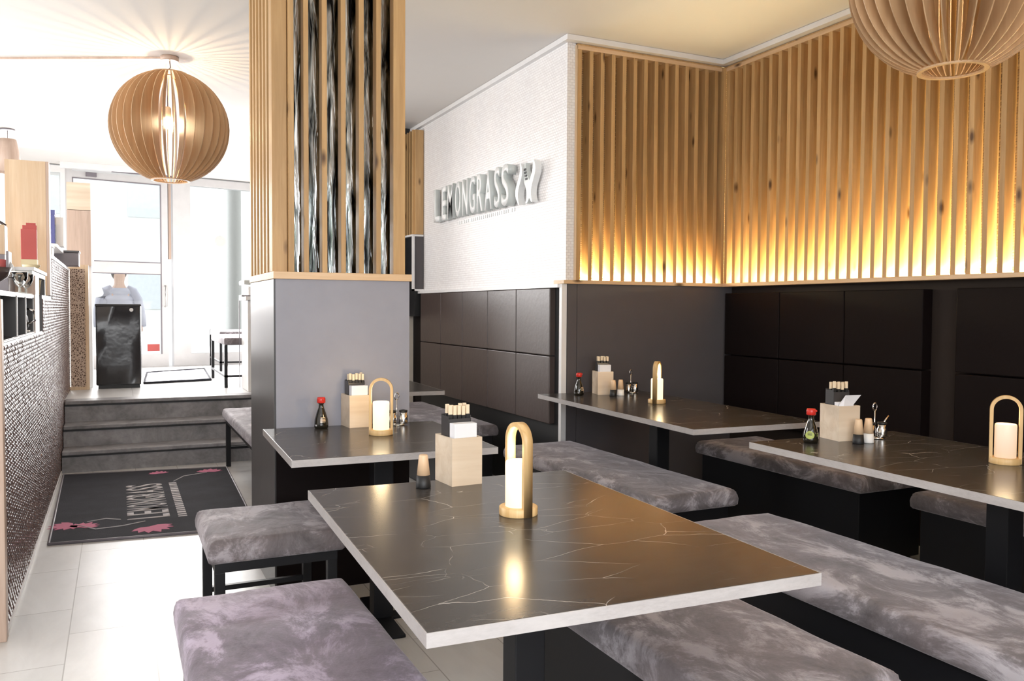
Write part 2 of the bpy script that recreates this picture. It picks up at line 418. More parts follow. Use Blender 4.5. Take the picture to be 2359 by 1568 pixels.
def mosaic_wall(parent):
    # glazed half round rods laid in courses
    bm = bmesh.new(); rh, bl = .020, .052
    arc = [(0, 0)] + [(.0045*math.sin(PI*k/4)+.0005, .0006+(rh-.0012)*k/4) for k in range(5)] + [(0, rh)]
    z, row = 0.0, 0
    while z < 1.595:
        ya = .042 if z+rh <= 1.128 else (2.032 if z+rh <= 1.34 else 2.822)
        y = ya - (bl/2 if row % 2 else 0)
        while y < 5.02:
            y0, y1 = max(y, ya)+.0008, min(y+bl, 5.02)-.0008; y += bl
            if y1-y0 < .008: continue
            o = random.uniform(.0002, .0018); tl = random.uniform(-.0010, .0010)
            a = [bm.verts.new((x+o if x > 0 else .0001, y0, z+zz)) for x, zz in arc]; b = [bm.verts.new((x+o+tl if x > 0 else .0001, y1, z+zz)) for x, zz in arc]
            for i in range(len(arc)-1): bm.faces.new((a[i], b[i], b[i+1], a[i+1])).smooth = 0 < i < len(arc)-2
            bm.faces.new(a[::-1]); bm.faces.new(b)
        z += rh; row += 1
    link('rod_mosaic', bm, 'rod', parent)

# ---- left divider clad in glossy mosaic
dv = empty('mosaic_divider', (-.405, 3.66, 0), 0, 'tall divider clad in glossy brown rod mosaic left of the stairs', 'divider')
def child_box(name, x0, x1, y0, y1, z0, z1, mat, parent, bev=0):
    l = parent.location; o = box(name, x0-l.x, x1-l.x, y0-l.y, y1-l.y, z0-l.z, z1-l.z, mat, parent, bev); return o
bm = bmesh.new(); lx, ly = -.405, 3.66
bbox(bm, -.16, 0, .04, 5.02, 0, 1.128); bbox(bm, -.16, 0, 2.03, 5.02, 1.128, 1.34); bbox(bm, -.16, 0, 2.82, 5.02, 1.34, 1.60)
link('mosaic_body', bm, 'black_laminate', dv)
mosaic_wall(dv)
box('end_board', -.16, .012, -.02, .04, 0, 1.30, 'end_oak', dv, .003)
box('top_board', -.17, .008, 2.80, 5.03, 1.60, 1.625, 'white_frame', dv)
box('skirting', 0, .010, .04, 3.52, 0, .02, 'white_frame', dv)
box('joint', 0, .003, 2.30, 2.318, 1.01, 1.19, 'black', dv)
for y in (1.96, 2.06): box('vent_slot', -.001, .004, y+.10, y+.14, 1.16, 1.31, 'grey_plastic', dv)

# ---- column with mirror battens
cl = empty('column', (.62, 3.75, 0), 0, 'square room column, slate grey below, mirror and pine battens above', 'column')
cw, cd = .615, .70
box('lower_casing', 0, cw, 0, cd, 0, 1.40, ['black_laminate'], cl, .002)
box('front_panel', .006, cw+.002, -.006, 0, .72, 1.40, 'grey_board', cl)
box('side_panel', -.0015, -.0002, .002, cd-.002, 0, 1.398, 'side_laminate', cl)
box('front_shade', .006, cw+.002, -.006, 0, 0, .7195, 'leather_shaded', cl)  # front below the tabletop, shade under the table painted near black
box('ledge', -.005, cw+.01, -.018, cd+.01, 1.40, 1.432, 'oak_x', cl, .002)
box('core', .10, cw-.06, .10, cd-.05, 1.432, ZC, 'black', cl)
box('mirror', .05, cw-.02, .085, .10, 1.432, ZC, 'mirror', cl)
box('corner_board', -.003, .062, .022, .05, 1.432, ZC, 'pine', cl, .002)
box('corner_board', -.003, .022, .052, .10, 1.432, ZC, 'pine', cl, .002)
for x0, x1 in ((.064, .088), (.130, .152), (.211, .234), (.296, .318), (.378, .401), (.459, .481), (.540, .597)):
    box('batten', x0, x1, -.004, .055, 1.432, ZC, 'pine', cl, .002)
for k in range(6):
    y = .155 + k*.100; box('batten', -.003, .045, y, y+.034, 1.432, ZC, 'pine', cl, .002)
box('side_backing', .06, .10, .10, cd-.04, 1.432, ZC, 'white', cl)

# ---- batten screens
sc1 = empty('batten_screen', (2.66, GY-.02, 1.437), 0, 'short screen of upright pine battens lit from below, beside the sign wall', 'screen')
box('ledge', -.095, 1.165, -.02, .12, 0, .024, 'oak_x', sc1, .002)
box('top_rail', 0, 1.155, 0, .055, 1.490, 1.515, 'oak_x', sc1, .001)
first = None
for k in range(14):
    b = box('batten', 0, .028, 0, .082, .024, 1.49, 'pine', sc1, .0015) if first is None else first.copy()
    if first is None: first = b
    else: COL.objects.link(b); b.parent = sc1
    b.location = (k*.0836 + (.006 if k == 0 else .008), 0, 0)
box('top_board', .004, 1.15, .004, .12, 1.516, 1.526, 'pine', sc1)  # added board that keeps the strip light off the ceiling
box('side_board', -.004, .004, 0, .085, .024, 1.515, 'oak', sc1)
box('light_strip', .03, 1.15, .098, .108, .030, .036, 'led', sc1)
sc2 = empty('batten_screen', (3.84, GY-.02, 1.437), 0, 'long screen of upright pine battens lit from below along the dark right wall', 'screen')
box('corner_post', -.024, .0, -.014, .095, .024, 1.515, 'pine', sc2)
box('ledge', -.012, .18, -6.4, .10, 0, .024, 'oak_y', sc2, .002)
box('top_rail', 0, .055, -6.4, 0, 1.490, 1.515, 'oak_y', sc2, .001)
box('top_board', .004, .178, -6.4, .10, 1.516, 1.526, 'pine', sc2)  # added cover, blocks light escaping upwards behind the battens
first = None
for k in range(66):
    b = box('batten', 0, .072, -.028, 0, .024, 1.49, 'pine', sc2, .0015) if first is None else first.copy()
    if first is None: first = b
    else: COL.objects.link(b); b.parent = sc2
    b.location = (0, -.018 - k*.0837, 0)
box('light_strip', .135, .145, -6.4, -.03, .030, .036, 'led', sc2)
area('light_strip_glow_short', (3.25, GY+.094, 1.478), (R(-132), 0, 0), 1.1, .012, 23, (1, .86, .48))
area('light_strip_glow_long', (4.005, 1.7, 1.478), (0, R(132), 0), .012, 5.9, 108, (1, .86, .48))

# ---- padded wall panels
def pad(name, parent, ax, a0, a1, z0, z1, d0, d1, mat):
    bm = bmesh.new()
    if ax == 'y': bbox(bm, d0, d1, a0, a1, z0, z1, .005, 2)
    else: bbox(bm, a0, a1, d0, d1, z0, z1, .005, 2)
    return link(name, bm, mat, parent)
pw = empty('padded_wall_panel', (2.60, 4.80, 0), 0, 'brown leather padded panelling in ten squares under the white sign wall', 'wall panel')
ys = [4.83, 5.341, 5.845, 6.365, 6.87, 7.41]
for a, b in zip(ys, ys[1:]):
    for z0, z1 in ((.52, .964), (.970, 1.412)):
        pad('pad', pw, 'y', a-4.8+.004, b-4.8-.004, z0, z1, -.045, .009, 'leather')
box('backing_board', -.003, .009, -.07, 2.7, 0, 1.412, 'black', pw)
fr = empty('white_frame_strip', (2.60, 4.70, 0), 0, 'white edging strip framing the brown padded panelling at the corner post', 'frame')
box('upright', -.036, 0, -.016, .018, 0, 1.436, 'white_frame', fr); box('rail', -.05, 0, .018, 2.78, 1.414, 1.436, 'white_frame', fr)
box('far_upright', -.118, -.096, 2.725, 2.745, 1.437, 1.96, 'white_frame', fr)
box('far_rail', -.118, 0, 2.725, 2.745, 1.437, 1.455, 'white_frame', fr)
for nm, y1, n, lab in (('a', 4.66, 3, 'shade-coloured brown leather padded panelling in the corner behind the middle right table'),
                       ('b', 2.875, 4, 'shade-coloured brown leather padded panelling nearest the camera on the right wall')):
    pr = empty('padded_wall_panel', (3.93, y1, 0), 0, lab, 'wall panel')
    for k in range(n):
        for z0, z1 in ((.52, .958), (.965, 1.392)):
            pad('pad', pr, 'y', -.532*(k+1)+.003, -.532*k-.003, z0, z1, -.078, -.002, 'leather_shaded')

# ---- slatted pillar at the far end of the sign wall
pl = empty('slatted_pillar', (2.41, 7.44, 0), 0, 'narrow pillar with pine battens above a dark panel behind the column', 'pillar')
box('face_board', .105, .185, 0, .03, 1.965, 2.93, 'pine', pl)
box('lower_face', .105, .185, 0, .03, 1.457, 1.962, 'grey_board2', pl)
for k in range(4): box('batten', .085-.0*k, .105, .02+k*.075, .045+k*.075, 1.965, 2.93, 'pine', pl)
box('core', .110, .185, .03, .30, 1.2, 2.93, 'black', pl)
box('ledge', .07, .185, -.005, .30, 1.945, 1.962, 'white_frame', pl)

# ================================================================== THE ENTRANCE
fa = R(10.6)
def fpt(u, d=0, z=0):   # u along the facade, d outwards
    return Vector((.66 + u*math.cos(fa) - d*math.sin(fa), 11.864 + u*math.sin(fa) + d*math.cos(fa), z))
def fac(name, kind, label=None, cat=None):
    o = empty(name, fpt(0), fa)
    if kind: o['kind'] = kind
    return tag(o, label, cat)
dr = fac('door_1', 'structure')
for u0, u1, z0, z1 in ((-1.25, -1.17, FL, 2.98), (-.14, -.06, FL, 2.90), (-1.17, -.14, 2.86, 2.94), (-1.17, -.14, 1.70, 1.84), (-1.17, -.14, FL, .66)):
    box('frame_member', u0, u1, -.03, .03, z0, z1, 'frame_grey', dr)
for u0, u1, z0, z1 in ((-1.17, -1.158, .66, 2.86), (-.152, -.14, .66, 2.86), (-1.158, -.152, 2.848, 2.86), (-1.158, -.152, 1.84, 1.852), (-1.158, -.152, 1.69, 1.70), (-1.27, -1.25, FL, 2.98), (-1.25, 1.7, 2.965, 2.985)):
    box('gasket', u0, u1, -.034, -.008, z0, z1, 'grey_plastic', dr)
box('door_pane', -1.17, -.14, -.006, .006, .66, 2.86, 'glass', dr)
tube_o('pull_handle', [(-.10, -.03, 1.28), (-.10, -.08, 1.28), (-.10, -.08, 1.55), (-.10, -.03, 1.55)], .012, 'chrome', dr)
box('closer', -1.02, -.90, -.06, -.03, 2.88, 2.93, 'grey_plastic', dr)
box('red_sticker', -.32, -.17, -.012, -.008, .70, .79, 'red', dr)
box('jamb_gap', -.05, -.02, -.035, .02, 1.9, 2.9, 'end_oak', dr)
wn = fac('window_2', 'structure')
for u0, u1, z0, z1 in ((0, .22, FL, 2.98), (1.62, 1.70, FL, 2.98), (.22, 1.62, 2.88, 2.98), (.22, 1.62, FL, .66)):
    box('frame_member', u0, u1, -.05, .05, z0, z1, 'frame_grey', wn)
box('window_pane', .22, 1.62, -.006, .006, .66, 2.88, 'glass', wn)
lathe_o('round_sticker', [(.075, -.001), (.075, .001)], 'pale_plastic', wn, 24).matrix_local = Matrix.Translation((.62, -.012, 2.17)) @ Matrix.Rotation(R(90), 4, 'X')
wf = fac('window_3', 'structure')
box('window_pane', -4.0, -1.25, -.006, .006, 1.1, 2.9, 'glass', wf)
box('frame_member', -4.0, -1.25, -.05, .05, FL, 1.1, 'white', wf)
box('frame_member', -4.0, -1.25, -.05, .05, 2.9, 2.98, 'white', wf)
box('frame_member', -1.30, -1.25, -.05, .05, 1.1, 2.9, 'white', wf)
ex = fac('exit_light_box', None, 'small white emergency light box above the glass entrance door', 'light box')
box('casing', -1.12, -.74, -.16, -.05, 2.955, 2.995, 'white_frame', ex); box('lens', -1.10, -.76, -.165, -.16, 2.96, 2.99, 'pale_plastic', ex)
struct('trim_4', -.6, 2.6, 11.35, 11.42, 2.93, ZC-.001, 'white')

# tiled frame panel (wicker textured) at the end of the divider
wk = empty('wicker_panel', (-.405, 8.70, FL), 0, 'tall wood framed brown wicker panel at the end of the divider', 'panel')
box('wicker_infill', .012, .135, .0, .03, .03, 1.12, 'wicker', wk)
box('frame', .135, .165, -.006, .04, 0, 1.16, 'oak', wk); box('frame', 0, .135, -.006, .04, 1.12, 1.16, 'oak', wk); box('frame', 0, .135, -.006, .04, 0, .03, 'oak', wk)
# tall pale cabinet above
tc_ = empty('tall_cabinet', (-.42, 8.90, FL), 0, 'tall pale pink cabinet behind the wicker panel', 'cabinet')
box('lower_door', 0, .20, 0, .35, 1.16, 1.68, 'end_oak', tc_); box('upper_door', 0, .20, 0, .35, 1.685, 1.94, 'maple', tc_); box('plinth', 0, .20, .05, .35, 0, 1.16, 'white', tc_)
box('edge', .20, .215, -.003, .35, 1.16, 1.94, 'white_frame', tc_)
# covered bin
bn = empty('waste_bin', (0, 8.9, FL), 0, 'black box shaped waste bin covered in glossy sheeting before the door', 'bin')
bm = bmesh.new(); bbox(bm, -.185, .20, -.16, .18, .03, .79, .012, 3); bmesh.ops.subdivide_edges(bm, edges=bm.edges, cuts=3, use_grid_fill=True)
for v in bm.verts: v.co += Vector((random.uniform(-1, 1), random.uniform(-1, 1), 0))*.004
link('body', bm, 'dark_cloth', bn, True)
box('lid', -.19, .205, -.165, .185, .775, .80, 'black', bn, .006)
box('base', -.17, .19, -.15, .17, 0, .03, 'black', bn)
box('trim_strip', .198, .206, -.165, -.155, .03, .78, 'chrome', bn)
lathe_o('button', [(.018, 0), (.016, .006)], 'white', bn, 16).matrix_local = Matrix.Translation((.12, -.160, .745)) @ Matrix.Rotation(R(90), 4, 'X')
# entrance mat
bm = bmesh.new()
prism(bm, [(.235, 9.12), (.885, 9.32), (.97, 10.98), (.30, 10.56)], lambda u, v, d: (u, v, FL+.001+d), .010)
em = tag(link('entrance_mat', bm, 'rug2'), 'grey patterned mat lying before the glass entrance door', 'mat')
bm = bmesh.new()
tube(bm, [(.235, 9.12, FL+.012), (.885, 9.32, FL+.012), (.97, 10.98, FL+.012), (.30, 10.56, FL+.012)], .012, 6, True)
link('border', bm, 'rug', em)
# white counter and coffee machine right of the entrance
ct = empty('service_counter', (1.06, 7.93, FL), 0, 'white service counter at the top of the stairs beside the column', 'counter')
box('body', .02, .80, .02, .45, 0, .84, 'white', ct, .003); box('worktop', 0, .82, 0, .47, .84, .875, 'white_frame', ct, .003); box('edge_strip', -.002, .004, .465, .472, 0, .875, 'grey_plastic', ct)
cf = empty('coffee_machine', (1.20, 8.18, FL+.877), 0, 'pale coffee machine on the white service counter', 'coffee machine')
box('body', -.10, .30, -.12, .20, 0, .09, 'white_frame', cf, .01); box('hood', -.14, .30, -.14, .20, .11, .15, 'pale_plastic', cf, .006)
box('pillar', .10, .25, 0, .18, .09, .11, 'grey_plastic', cf); box('drip_tray', -.16, -.02, -.12, .06, .0, .012, 'grey_plastic', cf)
def bench_small(name, x, y, w_, d_, lab, zt=.45, z0=FL):
    b = empty(name, (x, y, z0), 0, lab, 'bench')
    box('seat', 0, w_, 0, d_, zt-.07, zt, 'suede', b, .015, 3, True)
    for lx_ in (.0, w_-.03):
        for ly_ in (.0, d_-.03): box('leg', lx_, lx_+.03, ly_, ly_+.03, 0, zt-.07, 'black_metal', b)
    box('stretcher', 0, w_, 0, .02, .10, .12, 'black_metal', b); box('stretcher', 0, .02, 0, d_, .10, .12, 'black_metal', b)
    return b
bench_small('window_bench', .925, 8.42, .45, 1.25, 'grey topped black bench at the top of the stairs beside the counter', .48)
bench_small('window_bench', 1.11, 10.6, .45, 1.2, 'black framed bench far back under the entrance window', .48)

# outside: pavement, street, houses, tree, parked car, passer-by
struct('ground_street', -14, 30, 12.9, 45, .10, .20, 'concrete')
struct('ground_back', -14, 18, -20, -2.0, -.3, -.05, 'concrete')
def house(x, y, w_, h, rows, cols, lab, rz=0):
    hb = empty('apartment_house', (x, y, .2), rz, lab, 'building')
    box('wall', 0, w_, 0, 5, 0, h, 'facade', hb)
    for i in range(rows):
        for j in range(cols):
            x0 = .6 + j*(w_-.4)/cols; z0 = 1.0 + i*(h-1)/rows
            f_ = box('window', x0, x0+1.0, -.04, .02, z0, z0+1.2, 'far_glass', hb)
    box('roof', -.2, w_+.2, -.2, 5.2, h, h+.3, 'grey_plastic', hb)
house(-6, 30, 9, 7, 2, 3, 'pale apartment house across the street left of the door frame')
house(4.0, 31, 11, 8, 2, 4, 'pale apartment house across the street right of the door post')
house(-7, -16, 8, 6, 2, 3, 'pale house across the rear street, reflected in the mirror')
def tree(x, y, h, r, lab, z0=.2):
    t = empty('street_tree', (x, y, z0), 0, lab, 'tree')
    tube_o('trunk', [(0, 0, 0), (.05, 0, h*.5), (0, .05, h)], [.12, .09, .04], 'end_oak', t)
    bm = bmesh.new()
    for i in range(260):
        a, b_, c_ = random.gauss(0, .42), random.gauss(0, .42), random.gauss(0, .42)
        p = Vector((a*r, b_*r, h + c_*r)); s = random.uniform(.10, .22)
        q = [p + Vector((random.uniform(-s, s), random.uniform(-s, s), random.uniform(-s, s))) for _ in range(4)]
        bm.faces.new([bm.verts.new(v) for v in q])
    link('foliage', bm, 'foliage', t)
tree(6.5, 20, 3.2, 1.3, 'pale street tree seen through the entrance window')
tree(2.6, -7, 2.3, 1.5, 'leafy tree behind the street window, seen in the mirror', -.05)
tree(-4.6, -8, 2.5, 1.6, 'leafy tree at the left of the street window, seen in the mirror', -.05)
def person():
    base = fpt(-.42, 1.2, .10)
    p = empty('person', base, fa, 'person in a pale quilted coat standing just outside the glass door', 'person')
    vs_ = [(0, 0, .92), (0, 0, 1.10), (0, 0, 1.30), (0, 0, 1.42), (0, -.01, 1.50), (0, -.02, 1.58), (0, -.02, 1.68),
          (.10, 0, .88), (.11, -.01, .48), (.11, .02, .07), (.11, -.11, .03), (-.10, 0, .88), (-.12, .01, .48), (-.12, .03, .07), (-.12, -.10, .03),
          (.12, 0, 1.34), (.22, .0, 1.13), (.26, -.06, .90), (.27, -.09, .82), (-.12, 0, 1.34), (-.22, 0, 1.13), (-.27, -.06, .90), (-.28, -.09, .82)]
    rr = [.15, .13, .16, .10, .055, .085, .095, .09, .06, .045, .035, .09, .06, .045, .035, .05, .04, .035, .03, .05, .04, .035, .03]
    es = [(0,1),(1,2),(2,3),(3,4),(4,5),(5,6),(0,7),(7,8),(8,9),(9,10),(0,11),(11,12),(12,13),(13,14),(3,15),(15,16),(16,17),(17,18),(3,19),(19,20),(20,21),(21,22)]
    me = D.meshes.new('body'); me.from_pydata(vs_, es, []); o = D.objects.new('body', me); COL.objects.link(o); o.parent = p
    md = o.modifiers.new('skin', 'SKIN'); me.skin_vertices[0].data[0].use_root = True
    for i, r_ in enumerate(rr): me.skin_vertices[0].data[i].radius = (r_, r_*.8)
    o.modifiers.new('sub', 'SUBSURF').levels = 2; o.modifiers['sub'].render_levels = 2
    me.materials.append(M['skin'])
    bm = bmesh.new(); prof = []
    for i in range(25):
        z = .62 + i*.034; t = (z-.62)/.816; r_ = .245 - .10*t**2.4 + (.012 if i % 3 else -.008)
        prof.append((r_, z))
    lathe(bm, prof, 24); bmesh.ops.scale(bm, vec=(1, .68, 1), verts=bm.verts)
    for s in (1, -1):
        tube(bm, [(s*.09, 0, 1.415), (s*.16, 0, 1.38), (s*.22, 0, 1.27), (s*.26, 0, 1.12), (s*.275, -.03, 1.0), (s*.28, -.06, .90)], [.07, .085, .085, .075, .068, .06], 12)
    link('quilted_coat', bm, 'coat', p, True)
    bm = bmesh.new(); bmesh.ops.create_uvsphere(bm, u_segments=20, v_segments=12, radius=.108)
    for v in bm.verts: v.co = Vector((v.co.x*.95, v.co.y*1.0 + .015, v.co.z*1.1 + 1.655))
    bmesh.ops.delete(bm, geom=[v for v in bm.verts if v.co.y < -.055 and v.co.z < 1.70], context='VERTS')
    link('hair', bm, 'hair', p, True)
person()

# ================================================================== BAR SHELF ON THE DIVIDER
cb = empty('cubby_shelf', (-.405, 3.72, 1.130), 0, 'white and charcoal cubby shelf standing on the mosaic divider', 'shelf')
bm = bmesh.new()
bbox(bm, -.34, 0, 0, 1.72, .190, .205); bbox(bm, -.34, 0, 0, 1.72, 0, .006)
for y in (0, .62, 1.02, 1.44): bbox(bm, -.34, -.001, y, y+.012, .006, .19)
link('carcass', bm, 'white_frame', cb)
bm = bmesh.new(); bbox(bm, -.345, -.33, 0, 1.45, .006, .19); bbox(bm, -.33, -.006, .001, 1.45, .006, .008); bbox(bm, -.33, -.006, .001, 1.45, .186, .190)
for y in (.62, 1.02, 1.44): bbox(bm, -.33, -.006, y-.002, y-.0005, .008, .188)
link('dark_lining', bm, 'black_laminate', cb)
box('end_board', -.11, .004, 1.49, 1.72, .207, .311, 'end_oak', cb); box('end_face', .0005, .004, 1.455, 1.72, .0, .207, 'end_oak', cb)
sh2 = empty('upper_shelf', (-.405, 5.21, 1.468), 0, 'short white upper shelf board beside the tall wooden board', 'shelf')
box('board', -.13, 0, 0, .90, 0, .018, 'white_frame', sh2); box('under_board', -.13, -.01, .0, .90, -.025, -.001, 'pale_plastic', sh2); box('support', -.12, -.01, .86, .89, -.125, -.025, 'black_laminate', sh2)
tb = empty('tall_board', (-.64, 6.22, 1.345), 0, 'tall pale wooden board standing upright behind the cubby shelf', 'board')
box('face', 0, .228, 0, .04, 0, .865, 'oak', tb); box('side_edge', .229, .246, -.002, .12, 0, .865, 'end_oak', tb)
# things on the shelves
def cup_stack(x, y, z, lab):
    o = empty('kettle', (x, y, z), 0, lab, 'kettle')
    lathe_o('body', [(.045, 0), (.055, .02), (.050, .07), (.03, .10), (.028, .12), (.012, .125)], 'black', o, 24)
    tube_o('handle', [(.045, -.02, .03), (.085, -.04, .05), (.08, -.04, .10), (.03, -.01, .115)], .006, 'chrome', o)
    lathe_o('stand', [(.06, -.012), (.06, -.001)], 'white', o, 24)
cup_stack(-.47, 4.98, 1.151, 'small black kettle on a white stand inside the cubby shelf')
bwl = lathe_o('bowl', [(.02, 0), (.03, .005), (.03, .02), (.085, .06), (.10, .10), (.094, .10), (.075, .06), (.02, .03)], 'brown_bowl', None, 28)
bwl.location = (-.50, 4.10, 1.336); tag(bwl, 'dark footed bowl at the near end of the cubby shelf', 'bowl')
for i, (y, lab) in enumerate(((4.90, 'dark tray box on the cubby shelf behind the bowl'),)):
    tr = empty('tray_box', (-.665, y, 1.336), 0, lab, 'box'); box('body', 0, .17, 0, .30, 0, .085, 'grey_plastic', tr, .003); box('rim', -.004, .174, -.004, .304, .085, .095, 'black_laminate', tr)
for k, (y, lab) in enumerate(((4.72, 'curved glass goblet nearer the bowl on the cubby shelf'), (5.02, 'curved glass goblet nearer the wooden end board'))):
    g = empty('goblet', (-.43, y, 1.336), 0, lab, 'glass')
    lathe_o('foot', [(.03, 0), (.028, .004), (.006, .008), (.005, .03)], 'pale_plastic', g, 24); lathe_o('cup', [(.006, .03), (.022, .045), (.034, .075), (.036, .105), (.034, .105), (.031, .075), (.01, .045)], 'glass', g, 24)
    tube_o('rim', [(.035*math.cos(a), .035*math.sin(a), .105) for a in [2*PI*i/24 for i in range(24)]], .002, 'white', g, 6, True)
cpf = lathe_o('paper_cup', [(.025, 0), (.034, .085), (.036, .088), (.032, .086), (.023, .004)], 'ochre', None, 24); cpf.location = (-.445, 5.75, 1.343)
tag(cpf, 'ochre paper cup under the upper shelf board', 'cup')
# leaflets box, baskets
rb = empty('leaflet_box', (-.530, 5.92, 1.487), 0, 'tall dull red stepped leaflet box before the wooden board', 'box')
box('pocket', 0, .085, 0, .05, .075, .26, 'red', rb, .002); box('middle_step', .004, .082, .05, .075, .075, .288, 'red', rb, .002); box('rear_step', .022, .075, .075, .10, .075, .305, 'red', rb, .002); box('base', .0, .085, 0, .10, 0, .075, 'ochre', rb)
dsh = lathe_o('dish', [(.02, 0), (.045, .018), (.048, .03), (.044, .03), (.018, .006)], 'ochre', None, 24); dsh.location = (-.455, 5.66, 1.487); tag(dsh, 'small ochre dish at the foot of the red leaflet box', 'dish')
hb_ = empty('handled_crate', (-.665, 5.25, 1.437), 0, 'wooden crate with an arched dark handle on the left shelf', 'crate')
box('base_board', -.08, .12, 0, .14, -.1, 0, 'oak', hb_); box('upper_box', -.08, .12, 0, .14, .115, .275, 'oak', hb_, .003); box('lower_box', -.08, .12, -.002, .14, 0, .115, 'grey_plastic', hb_)
tube_o('arched_handle', [(-.08+.20*t, .07, .275+.045*math.sin(PI*t)) for t in [i/14 for i in range(15)]], .007, 'brown_bowl', hb_)
cs_ = box('clipboard', -.520, -.508, 5.05, 5.19, 1.432, 1.56, 'grey_plastic', None, .002); tag(cs_, 'upright grey clipboard beside the handled crate', 'clipboard')
for k in range(5):
    o = tube_o('black_chopstick', [(0, 0, 0), (.055+.012*k, 0, .165-.012*k)], .0055, 'black', None, 8); o.location = (-.735+.014*k, 4.92, 1.485)
    tag(o, 'black chopstick leaning in the fan at the left picture edge', 'chopstick', 'fan of black chopsticks')
sb = empty('salmon_basket', (-.62, 4.95, 1.432), 0, 'salmon coloured woven basket on the tray box', 'basket')
lathe_o('bowl', [(.03, 0), (.07, .018), (.085, .05), (.08, .05), (.065, .02), (.02, .006)], 'salmon', sb, 28)
tube_o('ladle', [(-.08, -.02, .075), (0, -.02, .05), (.13, -.02, .01), (.22, -.02, .005)], .004, 'end_oak', sb)
rc = empty('red_tumbler', (-.555, 5.12, 1.432), 0, 'red tumbler with a white flap beside the salmon basket', 'tumbler')
bm = bmesh.new(); lathe(bm, [(.030, 0), (.042, .02), (.043, .06), (.030, .085), (.012, .088)], 24); link('body', bm, 'red', rc)
bm = bmesh.new(); prism(bm, [(.035, 0), (.075, 0), (.06, .06), (.038, .09)], lambda u, v, d: (u, -.01+d, v), .012); link('flap', bm, 'white', rc)
# far shelf with boxes behind the tall board
fs_ = empty('far_shelf', (-.60, 7.30, 1.63), 0, 'slim white shelf with boxes behind the tall wooden board', 'shelf')
box('board', 0, .185, 0, .9, .10, .125, 'white_frame', fs_); box('bracket', 0, .02, 0, .9, 0, .10, 'white_frame', fs_)
bb = empty('blue_box', (-.50, 7.60, 1.756), 0, 'navy blue box on the far white shelf', 'box'); box('carton', 0, .055, 0, .12, 0, .27, 'blue', bb); box('lid', -.004, .058, -.003, .123, .25, .285, 'blue', bb); box('label', .056, .058, .02, .09, .17, .24, 'paper', bb)
wb_ = tag(box('white_carton', -.44, -.385, 7.65, 7.80, 1.756, 1.99, 'white', None, .003), 'white carton beside the navy blue box', 'box')
t1 = empty('storage_tub', (-.50, 8.22, 1.627), 0, 'grey storage tub on the end of the divider', 'tub'); bm = bmesh.new(); bbox(bm, 0, .20, 0, .25, 0, .115, .006); link('body', bm, 'grey_plastic', t1); box('lid', -.006, .206, -.006, .256, .116, .132, 'black_laminate', t1)
t2 = empty('storage_tub', (-.53, 7.02, 1.627), 0, 'pale translucent tub just behind the tall wooden board', 'tub'); box('body', 0, .10, 0, .2, 0, .085, 'pale_plastic', t2, .006); box('rim', -.004, .104, -.004, .204, .085, .094, 'white', t2)

# ================================================================== PENDANTS
def pendant(loc, label, power, Rr=.39, n=36):
    p = empty('pendant_lamp', loc, 0, label, 'pendant lamp', 'wooden globe pendants')
    poly = []
    a0, a1 = R(-71), R(73)
    N = 26
    for i in range(N+1):
        a = a0+(a1-a0)*i/N; poly.append((Rr*math.cos(a), Rr*.985*math.sin(a)))
    for i in range(N, -1, -1):
        a = a0+(a1-a0)*i/N; c = math.cos(a); poly.append((max(.0, Rr*c-(.018+.115*max(0, (c-.3)/.7)**.8)), Rr*.975*math.sin(a)))
    bm = bmesh.new(); M_ = len(poly)
    for s in (-.0022, .0022):
        pass
    va = [bm.verts.new((u, -.0022, v)) for u, v in poly]; vb = [bm.verts.new((u, .0022, v)) for u, v in poly]
    for i in range(N):
        j = M_-1-i
        bm.faces.new((va[i], va[i+1], va[j-1], va[j])); bm.faces.new((vb[j], vb[j-1], vb[i+1], vb[i]))
    for i in range(M_): bm.faces.new((va[i], vb[i], vb[(i+1) % M_], va[(i+1) % M_]))
    f0 = link('shade_blade', bm, 'veneer', p)
    for k in range(1, n):
        b = f0.copy(); COL.objects.link(b); b.parent = p; b.rotation_euler = (0, 0, 2*PI*k/n)
    def ring(nm, z, r0, r1, h, m='veneer'):
        bm = bmesh.new(); nn = 40
        rows = [[bm.verts.new((r*math.cos(2*PI*i/nn), r*math.sin(2*PI*i/nn), z+dz)) for i in range(nn)] for r, dz in ((r1, 0), (r1, h), (r0, h), (r0, 0))]
        for a, b in zip(rows, rows[1:]+rows[:1]):
            for i in range(nn): bm.faces.new((a[i], a[(i+1) % nn], b[(i+1) % nn], b[i]))
        link(nm, bm, m, p)
    ring('bottom_ring', -Rr*.945, Rr*.285, Rr*.33, .008); ring('top_ring', Rr*.93, Rr*.05, Rr*.30, .008)
    h = ZC-loc[2]
    tube_o('cord', [(.0, 0, h-.03), (.005, .0, h-.075), (-.02, 0, h-.10), (-.02, 0, h-.14), (-.015, 0, .14)], .004, 'grey_plastic', p, 8)
    lathe_o('canopy', [(.055, h-.032), (.06, h-.028), (.06, h-.001)], 'end_oak', p, 28)
    lathe_o('socket', [(.018, .06), (.022, .07), (.022, .13), (.015, .14)], 'oak', p, 20, -.015, 0)
    bm = bmesh.new(); bmesh.ops.create_uvsphere(bm, u_segments=20, v_segments=12, radius=.042)
    for v in bm.verts: v.co += Vector((-.015, 0, .03))
    link('bulb', bm, 'bulb', p, True)
    l = D.lights.new('pendant_light', 'POINT'); l.energy = power; l.color = (1, .74, .45); l.shadow_soft_size = .045
    o = D.objects.new('pendant_light', l); COL.objects.link(o); o.parent = p; o.location = (-.015, 0, .03)
    return p
pendant((.345, 6.287, 2.515), 'globe pendant of thin wooden blades hanging left of the column', 95)
